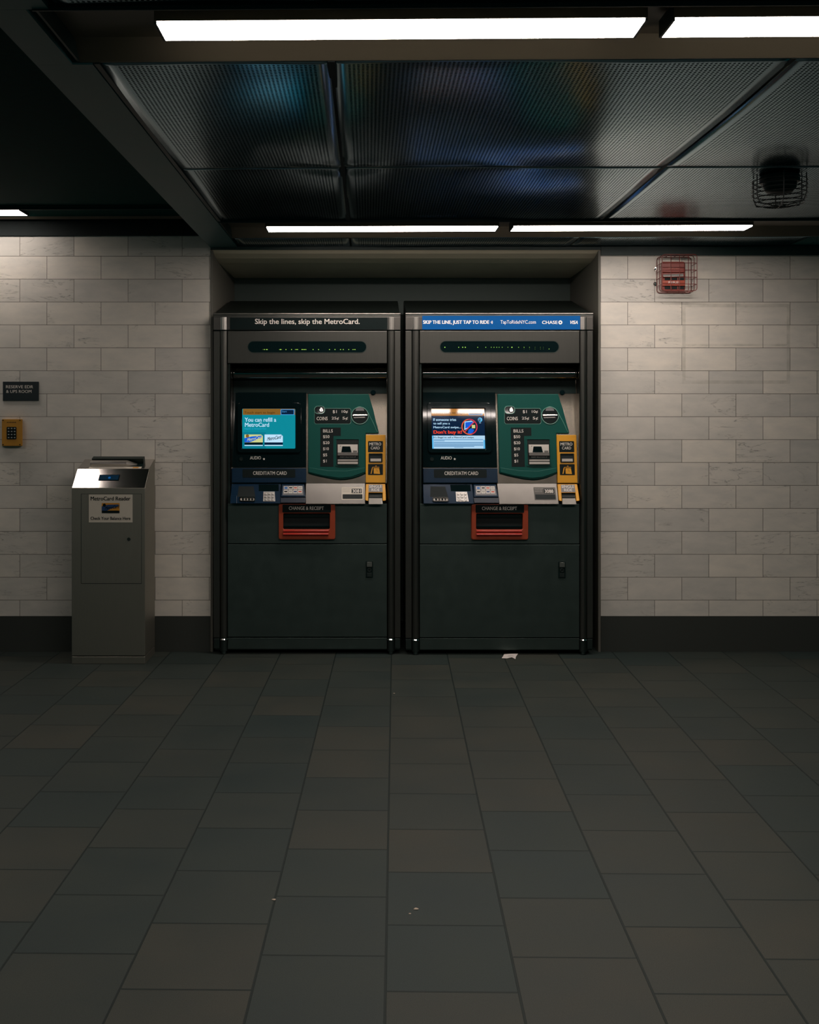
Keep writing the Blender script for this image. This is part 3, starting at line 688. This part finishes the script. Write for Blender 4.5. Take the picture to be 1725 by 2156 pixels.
    bb.flat(circ(717.3,939.3,.9,8), SR, .0236, 'shadow_gap'); bb.plate(rc(713.5,959.3,752,967), SR, .0165, .024, 'black_label'); bb.text('INSERT BILLS FACE UP', 716, 961, 749.5, 963, SR, .0246, 'grey_ink')
    bb.plate(rc(711.3,967.4,753.8,970), SR, .0165, .029, 'acrylic'); bb.plate(rc(711.3,970.2,753.8,972.2), SR, .0165, .024, 'acrylic_dark'); bb.plate(rc(711.3,972.4,753.8,977), SR, .0165, .029, 'acrylic')
    bb.build('bill_acceptor', bao, .0007)
    # --- yellow fare card dispenser
    y_ = MB(); y_.plate(rc(770.3,915.6,812,1016.8), SR, -.005, .022, 'yellow_plate'); yo = y_.build('card_dispenser', t, .0025)
    mc = MB(); mc.plate(rr(775.2,928.7,806.6,952,1.5), SR, .022, .0228, 'black_label'); mc.text('METRO', 778, 931.7, 802.8, 937.9, SR, .0234, 'white_ink', .012); mc.text('CARD', 781, 940.2, 800, 946.2, SR, .0234, 'white_ink', .0); mc.build('dispenser_label', yo)
    ms = MB(); ms.ring(rr(776.6,954.5,805.8,973.4,1.5), rr(779,957,803.4,971.4,.6), SR, .022, .0255, 'black_label'); ms.plate(rc(779,957,803.4,971.4), SR, .022, .0224, 'shadow_gap'); ms.plate(rc(780,965.6,802.6,971.4), SR, .0224, .027, 'acrylic'); ms.build('dispenser_slot', yo, .0005)
    mp_ = MB(); mp_.plate(rr(775.2,976.8,806.6,1000,1.5), SR, .022, .0228, 'black_label')
    for poly in ([(780.5,997.5),(783.5,984.5),(785.5,984.5),(782.5,997.5)], [(784.5,983),(799,983),(799.2,984),(784.5,984)], [(787,985.5),(798.5,985.5),(800.5,997.8),(787.3,997.3)], [(789.8,981.8),(792,980),(794.2,981.8)]):
        mp_.flat(poly, SR, .0234, 'yellow_plate')
    mp_.flat([(791.5,988),(794,987),(796.5,994),(793,992)], SR, .0237, 'card_orange'); mp_.build('dispenser_pictogram', yo)
    sr = MB(); sr.plate([(770.5,1018.6),(811.5,1018.6),(812.8,1046),(812.8,1053.8),(806,1055),(805.6,1037.5),(776.2,1037.5),(775.6,1055),(769.6,1053.8),(769.6,1046)], SLG, -.02, .016, 'yellow_plate'); sro = sr.build('single_ride_slot', t, .003)
    sb = MB(); sb.plate([(776.6,1020),(805.4,1020),(806,1036),(776,1036)], SLG, .016, .0168, 'grey_label'); sb.text('SINGLE', 777.8, 1021, 804, 1026.8, SLG, .0174, 'white_ink', .01); sb.text('RIDE', 782.5, 1028.4, 799.5, 1034, SLG, .0174, 'white_ink', .01); sb.build('ticket_label', sro)
    sd_ = MB(); sd_.plate(rr(776.8,1038.4,805,1049,2), SLG, .0, .006, 'shadow_gap'); sd_.plate(rc(777.5,1044,804.4,1045.2), SLG, .006, .008, 'acrylic_dark'); sd_.build('slot_opening', sro)
    sp_ = MB(); sp_.plate([(777,1049),(804.6,1049),(805.4,1061.5),(776.4,1061.5)], SLG, -.01, .012, 'acrylic'); sp_.build('ticket_tray', sro, .001)
    # --- middle panel with change bin
    mpn = MB(); mpn.box(xf(479.5), xf(815), .0, .02, zf(1144.2), zf(1060.5), 'steel_shaded'); mpn.build('middle_panel', t, .0015)
    cbn = MB(); out = rr(587,1060.5,706,1136,4); inn = rr(596.5,1081,694.5,1114,3); 
    cbn.ring(out, inn, S0, .0, .022, 'red_frame'); cbo2 = cbn.build('change_bin', t, .004)
    cbl = MB(); cbl.plate(rr(595,1062.3,697,1079.3,2), S0, .022, .0228, 'black_label'); cbl.text('CHANGE & RECEIPT', 608.4, 1066.3, 682, 1073.6, S0, .0234, 'white_ink', .01); cbl.build('bin_label', cbo2)
    cbk = MB(); cbk.plate(inn, S0, .0005, .002, 'shadow_gap'); cbk.plate(rc(597,1084,694,1090), S0, .002, .008, 'black_paint'); cbk.plate(rc(597,1107,694,1110.5), S0, .002, .012, 'black_gloss'); lab(cbk.build('bin_opening', cbo2, .001), 'black opening with flap')
    lp = MB()
    for ya, yb, o1 in ((1114.5,1119.6,.030),(1120.3,1127,.036)):
        a0, a1 = S0(597.5, yb, 0), S0(692.5, ya, 0); zc_ = (a0[2]+a1[2])/2; hh = (a1[2]-a0[2])/2
        ring_ = lambda x: [(x, -.020-(o1-.020)*math.cos(math.radians(a)), zc_+hh*math.sin(math.radians(a))) for a in range(-90, 91, 15)]
        lp.loft([ring_(a0[0]), ring_(a1[0])], 'red_lip')
    lp.build('bin_lip', cbo2, smooth=True)
    # --- lower door, lock, kick plate
    ld = MB(); ld.box(xf(479.5), xf(815), .0, .02, zf(1341), zf(1146), 'steel_shaded'); ldo = ld.build('lower_door', t, .0015)
    lk = MB(); lk.plate(rc(770.5,1182,785.5,1216.5), S0, .0, .004, 'black_paint'); lk.plate(rc(772.6,1183.5,783.6,1193.5), S0, .004, .011, 'steel_bright'); lk.ring(circ(778,1200,4.2,18), circ(778,1200,2.4,18), S0, .004, .008, 'steel_dark'); lk.flat(circ(778,1200,2.4,12), S0, .0045, 'shadow_gap'); lk.plate(rc(773,1206,783,1214.5), S0, .004, .006, 'steel_dark'); lk.build('lock_handle', ldo, .0007)
    kk = MB(); kk.box(xf(479.5), xf(815), .004, .02, zf(1367), zf(1343.4), 'steel_shaded'); kk.build('kick_plate', t, .0015)
    return t
ticket_machine((KX, KY, 0), 'steel ticket machine on the left with a black header sign and teal screen', 0)
ticket_machine(((1052-VX)*.00253, KY-.012, 0), 'steel ticket machine on the right with a blue header sign and warning screen', 1)

# ------------------------------------------------------------------ balance reader stand
RY0 = .002443*F; RYB = .00255*F
RXL, RXR = (151-VX)*.002443, (305.5-VX)*.002443
RW = RXR-RXL; rcx = (RXL+RXR)/2
rd = thing('card_reader_stand', 'free-standing stainless card balance reader with sloping top, left of the machines', 'card reader', (rcx, RY0, 0))
hd = RYB-RY0
ZF_, ZM, ZBk = EYE-(1027.5-VY)*.002443, .997, 1.042
YM = .098
w2 = RW/2
b = MB(); prof = [(.0,.042),(.0,ZF_),(YM,ZM),(hd,ZBk),(hd,.042)]
b.loft([[(x, y, z) for y, z in prof] for x in (-w2, w2)], 'steel_reader')
rb = b.build('body', rd, .002)
tp = MB(); e = .0012
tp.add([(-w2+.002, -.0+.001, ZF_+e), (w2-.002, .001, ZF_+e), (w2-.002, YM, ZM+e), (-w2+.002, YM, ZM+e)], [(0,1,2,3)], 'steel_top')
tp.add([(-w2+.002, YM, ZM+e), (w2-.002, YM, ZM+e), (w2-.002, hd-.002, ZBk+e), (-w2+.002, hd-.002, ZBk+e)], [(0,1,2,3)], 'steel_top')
tpo = tp.build('top_cover', rd)
p_ = MB(); p_.box(-w2, w2, .0, hd, .0, .0385, 'steel_reader'); p_.build('plinth', rd, .002)
def SF(px, py, off=0.0): s_ = .002443; return ((px-VX)*s_-rcx, -off, EYE-(py-VY)*s_)
dd_ = MB(); dd_.plate(rc(171.5,1040.5,297.5,1228), SF, -.003, .0012, 'steel_reader'); dd_.ring(rc(170.6,1039.6,298.4,1228.9), rc(171.5,1040.5,297.5,1228), SF, -.001, .0005, 'shadow_gap'); ddo = dd_.build('door', rd, .0006)
lk = MB(); lk.plate(circ(271.5,1135,3.6,20), SF, .001, .005, 'steel_dark'); lk.plate(rc(270.9,1133,272.1,1137), SF, .005, .0054, 'shadow_gap'); lk.build('lock', ddo)
sk = MB(); sk.plate(rc(187.3,1041.2,279.3,1099.8), SF, .001, .0019, 'pale_sticker')
sk.text('MetroCard Reader', 191, 1045.5, 275, 1053.6, SF, .0024, 'black_label', .035); sk.text('Check Your Balance Here', 191, 1088, 275, 1094.5, SF, .0024, 'black_label', .03)
sk.flat(rr(214.5,1059,252,1080.5,1), SF, .0022, 'card_orange'); sk.flat([(214.5,1066),(228,1062.5),(250,1062),(250,1066),(236,1070),(226,1075),(214.5,1075)], SF, .0024, 'mc_blue'); sk.flat(rc(214.5,1075,252,1080.5), SF, .0025, 'black_label'); sk.flat(circ(220,1063.5,3.4,14), SF, .0025, 'black_label')
sk.text('MetroCard', 221, 1066.5, 250, 1073.5, SF, .0027, 'black_label', .02, .3, 4)
lab(sk.build('sticker', ddo), 'pale sticker with orange card picture')
# things on the sloping top: u across (photo px along the front edge scale), v = distance up the slope
def slope(y0, z0, y1, z1):
    L = math.hypot(y1-y0, z1-z0); ty, tz = (y1-y0)/L, (z1-z0)/L; ny, nz = -tz, ty
    def S(x, v, off=0.0): return (x, y0+ty*v+ny*off, z0+tz*v+nz*off)
    return S, L
T1, L1 = slope(0, ZF_, YM, ZM); T2, L2 = slope(YM, ZM, hd, ZBk)
xu = lambda f: -w2+RW*f
ds = MB(); ds.plate([(xu(.335),.052),(xu(.615),.052),(xu(.615),.092),(xu(.335),.092)], T1, .001, .0024, 'black_gloss'); ds.flat([(xu(.345),.055),(xu(.605),.055),(xu(.605),.089),(xu(.345),.089)], T1, .0028, 's_reader'); ds.flat([(x/1, y) for x, y in circ(xu(.48), .070, .007, 14)], T1, .0031, 's_reader2')
ds.build('readout', rd)
il = MB(); il.plate([(xu(.15),.004),(xu(.88),.004),(xu(.88),.030),(xu(.15),.030)], T2, .001, .0016, 'pale_sticker')
for q, v in enumerate((.010,.017,.024)): il.flat([(xu(.20),v),(xu(.70-.03*q),v),(xu(.70-.03*q),v+.0022),(xu(.20),v+.0022)], T2, .002, 'grey_ink')
il.flat([(xu(.76),.010),(xu(.84),.010),(xu(.84),.026),(xu(.76),.026)], T2, .002, 'card_orange'); il.build('instruction_strip', rd)
sw = MB(); 
sw.loft([[T2(xu(a), v, o) for v, o in ((.033,.001),(.033,.016),(.042,.024),(.062,.026),(.062,.001))] for a in (.155, .66)]+[[T2(xu(.80), v, o) for v, o in ((.045,.001),(.045,.004),(.050,.006),(.062,.007),(.062,.001))]], 'steel_bright')
sw.loft([[T2(xu(a), v, o) for v, o in ((.074,.001),(.074,.030),(.108,.030),(.108,.001))] for a in (.155, .88)], 'steel_dark')
sw.plate([(xu(.155),.033),(xu(.88),.033),(xu(.88),.110),(xu(.155),.110)], T2, .0005, .002, 'black_paint')
sw.build('swipe_slot', rd, .0012)

# ------------------------------------------------------------------ wall sign, keypad box
SW = lambda px, py, off=0.0: ((px-VX)*(WALL-off)/F, WALL-off, EYE-(py-VY)*(WALL-off)/F)
def anchored(m_, name, loc, parent=None, **kw):
    m_.v = [(a-loc[0], b-loc[1], c-loc[2]) for a, b, c in m_.v]; return m_.build(name, parent, **kw)
sl = SW(44, 823); m = MB(); m.plate(rr(6,803.5,81.8,844,.5), SW, 0, .006, 'sign_black'); o = anchored(m, 'wall_sign', sl, bevel=.0008); o.location = sl
tag(o, 'small black room sign with white lettering on the left marble wall', 'sign')
m = MB(); m.text('RESERVE EDR', 12.6, 811.2, 69.8, 817.5, SW, .0066, 'white_ink', .01); m.text('& UPS ROOM', 13, 821, 66.3, 827.2, SW, .0066, 'white_ink', .01); anchored(m, 'lettering', sl, o)
kl = SW(28, 911); kb = thing('keypad_box', 'yellow wall keypad box under the black room sign', 'keypad', kl)
m = MB(); m.plate(rr(4,882.5,47.5,939,1.2), SW, 0, .040, 'keypad_yellow'); anchored(m, 'case', kl, kb, bevel=.002)
m = MB(); m.plate(rr(14,898.8,34.6,925,1.5), SW, .040, .042, 'black_label'); pad = anchored(m, 'keypad', kl, kb)
for a in range(3):
    for b_ in range(4):
        m = MB(); m.plate(rr(16.4+6.3*a, 900.8+6.4*b_, 20+6.3*a, 903.2+6.4*b_, .9, 3), SW, .042, .0445, 'key_metal'); anchored(m, 'button', kl, pad)
for a, b_ in ((6.5,884.8),(42,884.8),(6.5,936),(42,936)):
    m = MB(); m.plate(circ(a,b_,1.3,12), SW, .040, .042, 'black_paint'); anchored(m, 'screw', kl, kb)
m = MB()
for q in range(6): m.flat(rc(14.5+3.4*q, 888.4, 16.7+3.4*q, 890), SW, .0406, 'black_label')
anchored(m, 'printed_mark', kl, kb)

# ------------------------------------------------------------------ caged fire alarm on the right wall
al = SW(1420, 580); fa = thing('fire_alarm', 'red fire alarm sounder with strobe lens inside a wire cage, high on right wall', 'fire alarm', al)
m = MB(); m.plate(rr(1392.5,551,1443,612,4), SW, 0, .030, 'alarm_red'); anchored(m, 'base', al, fa, bevel=.004)
m = MB(); m.plate(rr(1393.5,553.5,1442,573.5,2), SW, .030, .042, 'alarm_red'); m.text('FIRE', 1408, 562, 1428, 566.5, SW, .0425, 'alarm_red_bright', .02); anchored(m, 'sounder', al, fa, bevel=.003)
m = MB(); m.plate([(1396,577.5),(1439,576),(1440,582),(1397,584)], SW, .030, .048, 'lens_clear', bev=.8); lab(anchored(m, 'strobe_lens', al, fa), 'clear strobe lens')
m = MB(); m.plate(rc(1394,590.5,1443,601.5), SW, .030, .040, 'alarm_red_bright'); m.text('FIRE', 1408, 592.3, 1430, 596.8, SW, .0405, 'white_ink', .02)
for y0, y1 in ((584.5,590),(602.5,609)):
    for a in range(3): m.plate(rc(1400+14.5*a, y0, 1412+14.5*a, y1), SW, .030, .032, 'shadow_gap')
anchored(m, 'grille', al, fa, bevel=.001)
def wl(px, py, off): s_ = .00257; return ((px-VX)*s_, WALL-off, EYE-(py-VY)*s_)
m = MB()
cgx0, cgx1, cgy0, cgy1 = 1383, 1455, 542, 617
for off in (.006, .058, .108): m.tube([wl(x, y, off) for x, y in rr(cgx0, cgy0, cgx1, cgy1, 6, 4)], .0022, 'cage_red', closed=True)
for py in (560, 574.5, 589, 603.5): m.tube([wl(cgx0-.5, py, .0), wl(cgx0-.5, py, .100), wl(cgx0+3, py, .110), wl(cgx1-3, py, .110), wl(cgx1+.5, py, .100), wl(cgx1+.5, py, .0)], .0018, 'cage_red')
for px in (1401, 1419, 1437): m.tube([wl(px, cgy0-.5, .0), wl(px, cgy0-.5, .100), wl(px, cgy0+3, .110), wl(px, cgy1-3, .110), wl(px, cgy1+.5, .100), wl(px, cgy1+.5, .0)], .0018, 'cage_red')
lab(anchored(m, 'wire_cage', al, fa, smooth=True), 'dark red wire cage')
for py in (567, 598):
    m = MB(); m.plate(circ(1379.5, py, 4, 18), wl, .0, .006, 'chrome'); m.plate(circ(1379.5, py, 1.8, 8), wl, .006, .010, 'steel_dark'); anchored(m, 'clamp', al, fa)

# ------------------------------------------------------------------ caged detector under the ceiling, right
dy = 3.86; dx = (1642-VX)*dy/F+.0
dt = thing('smoke_detector', 'black smoke detector in a round wire guard hanging from the ceiling', 'smoke detector', (dx, dy, CZ-.008))
m = MB(); m.cyl((0,0,-.025), .072, (0,0,1), .025, 'cage_black', 28); m.build('base', dt, .003, smooth=True)
m = MB(); R = [[(r*math.cos(2*math.pi*i/24), r*math.sin(2*math.pi*i/24), z) for i in range(24)] for r, z in ((.062,-.025),(.060,-.045),(.046,-.060),(.02,-.066))]; m.loft(R, 'black_paint'); m.build('sensor', dt, smooth=True)
m = MB()
for k, z in enumerate((-.020,-.036,-.052,-.068,-.084,-.100)):
    r = .098-.004*(k > 3)-.006*(k > 4); m.tube([(r*math.cos(2*math.pi*i/36), r*math.sin(2*math.pi*i/36), z) for i in range(36)], .0019, 'cage_black', 6, True)
for i in range(6):
    a = 2*math.pi*i/6+.3; c_, s_ = math.cos(a), math.sin(a); m.tube([(.100*c_,.100*s_,0),(.100*c_,.100*s_,-.075),(.088*c_,.088*s_,-.104),(.03*c_,.03*s_,-.112),(0,0,-.113)], .0022, 'cage_black', 6)
for r in (.03, .06): m.tube([(r*math.cos(2*math.pi*i/28), r*math.sin(2*math.pi*i/28), -.109-.003*(r < .05)) for i in range(28)], .0018, 'cage_black', 6, True)
lab(m.build('wire_guard', dt, smooth=True), 'black wire guard')

# small yellow tag hanging at the end of the far trough
q = P(1600, 487, 5.33/F); m = MB(); m.tube([(0,0,.008),(0,0,0),(.001,0,-.012),(0,0,-.026)], .0022, 'tag_yellow', 6); o = m.build('hanging_tag', smooth=True); o.location = (q[0], 5.33, q[2])
tag(o, 'tiny yellow tag hanging beyond the right end of far lights', 'tag')

# ------------------------------------------------------------------ litter on the floor
def fl_pt(px, py): s_ = EYE/(py-VY); return ((px-VX)*s_, s_*F, 0)
o0 = fl_pt(1074, 1383.5); m = MB()
pp = [(1057,1386.3),(1062,1378.5),(1077,1378.8),(1091,1378),(1087,1383),(1085.5,1388.6),(1078,1386),(1068,1386.8)]
zz = [.002,.003,.006,.004,.003,.0025,.006,.002]
up = [tuple((fl_pt(a, b_)[0]-o0[0], fl_pt(a, b_)[1]-o0[1], z)) for (a, b_), z in zip(pp, zz)]
m.loft([[(x, y, z-.0008) for x, y, z in up][::-1], up[::-1]], 'paper')
m.add([(-.012,.006,.0062),(.018,.008,.0062),(.020,.002,.0058),(-.008,0,.0058)], [(0,1,2,3)], 'grey_ink')
o = m.build('paper_scrap'); o.location = o0; tag(o, 'crumpled white paper scrap on the floor before the right ticket machine', 'paper scrap')
def crumb(px, py, r, label):
    m_ = MB(); R = []
    for z, q in ((0,.7),(r*.3,1),(r*.65,.75),(r*.8,.3)):
        R.append([(r*q*(1+.3*math.sin(3*a+px))*math.cos(a)*1.5, r*q*math.sin(a), z) for a in [2*math.pi*i/10 for i in range(10)]])
    m_.loft(R, 'crumb'); o_ = m_.build('litter_crumb', smooth=True); o_.location = fl_pt(px, py); tag(o_, label, 'litter', 'pale crumbs on the floor')
crumb(876, 1914.5, .0042, 'larger pale crumb on the paving, right of the long middle joint')
crumb(863, 1924, .0022, 'tiny crumb just left of the larger pale crumb')
crumb(577, 1895, .0036, 'pale round crumb on paving at the lower left')
crumb(830, 1460, .0026, 'white speck on the floor below the gap between machines')
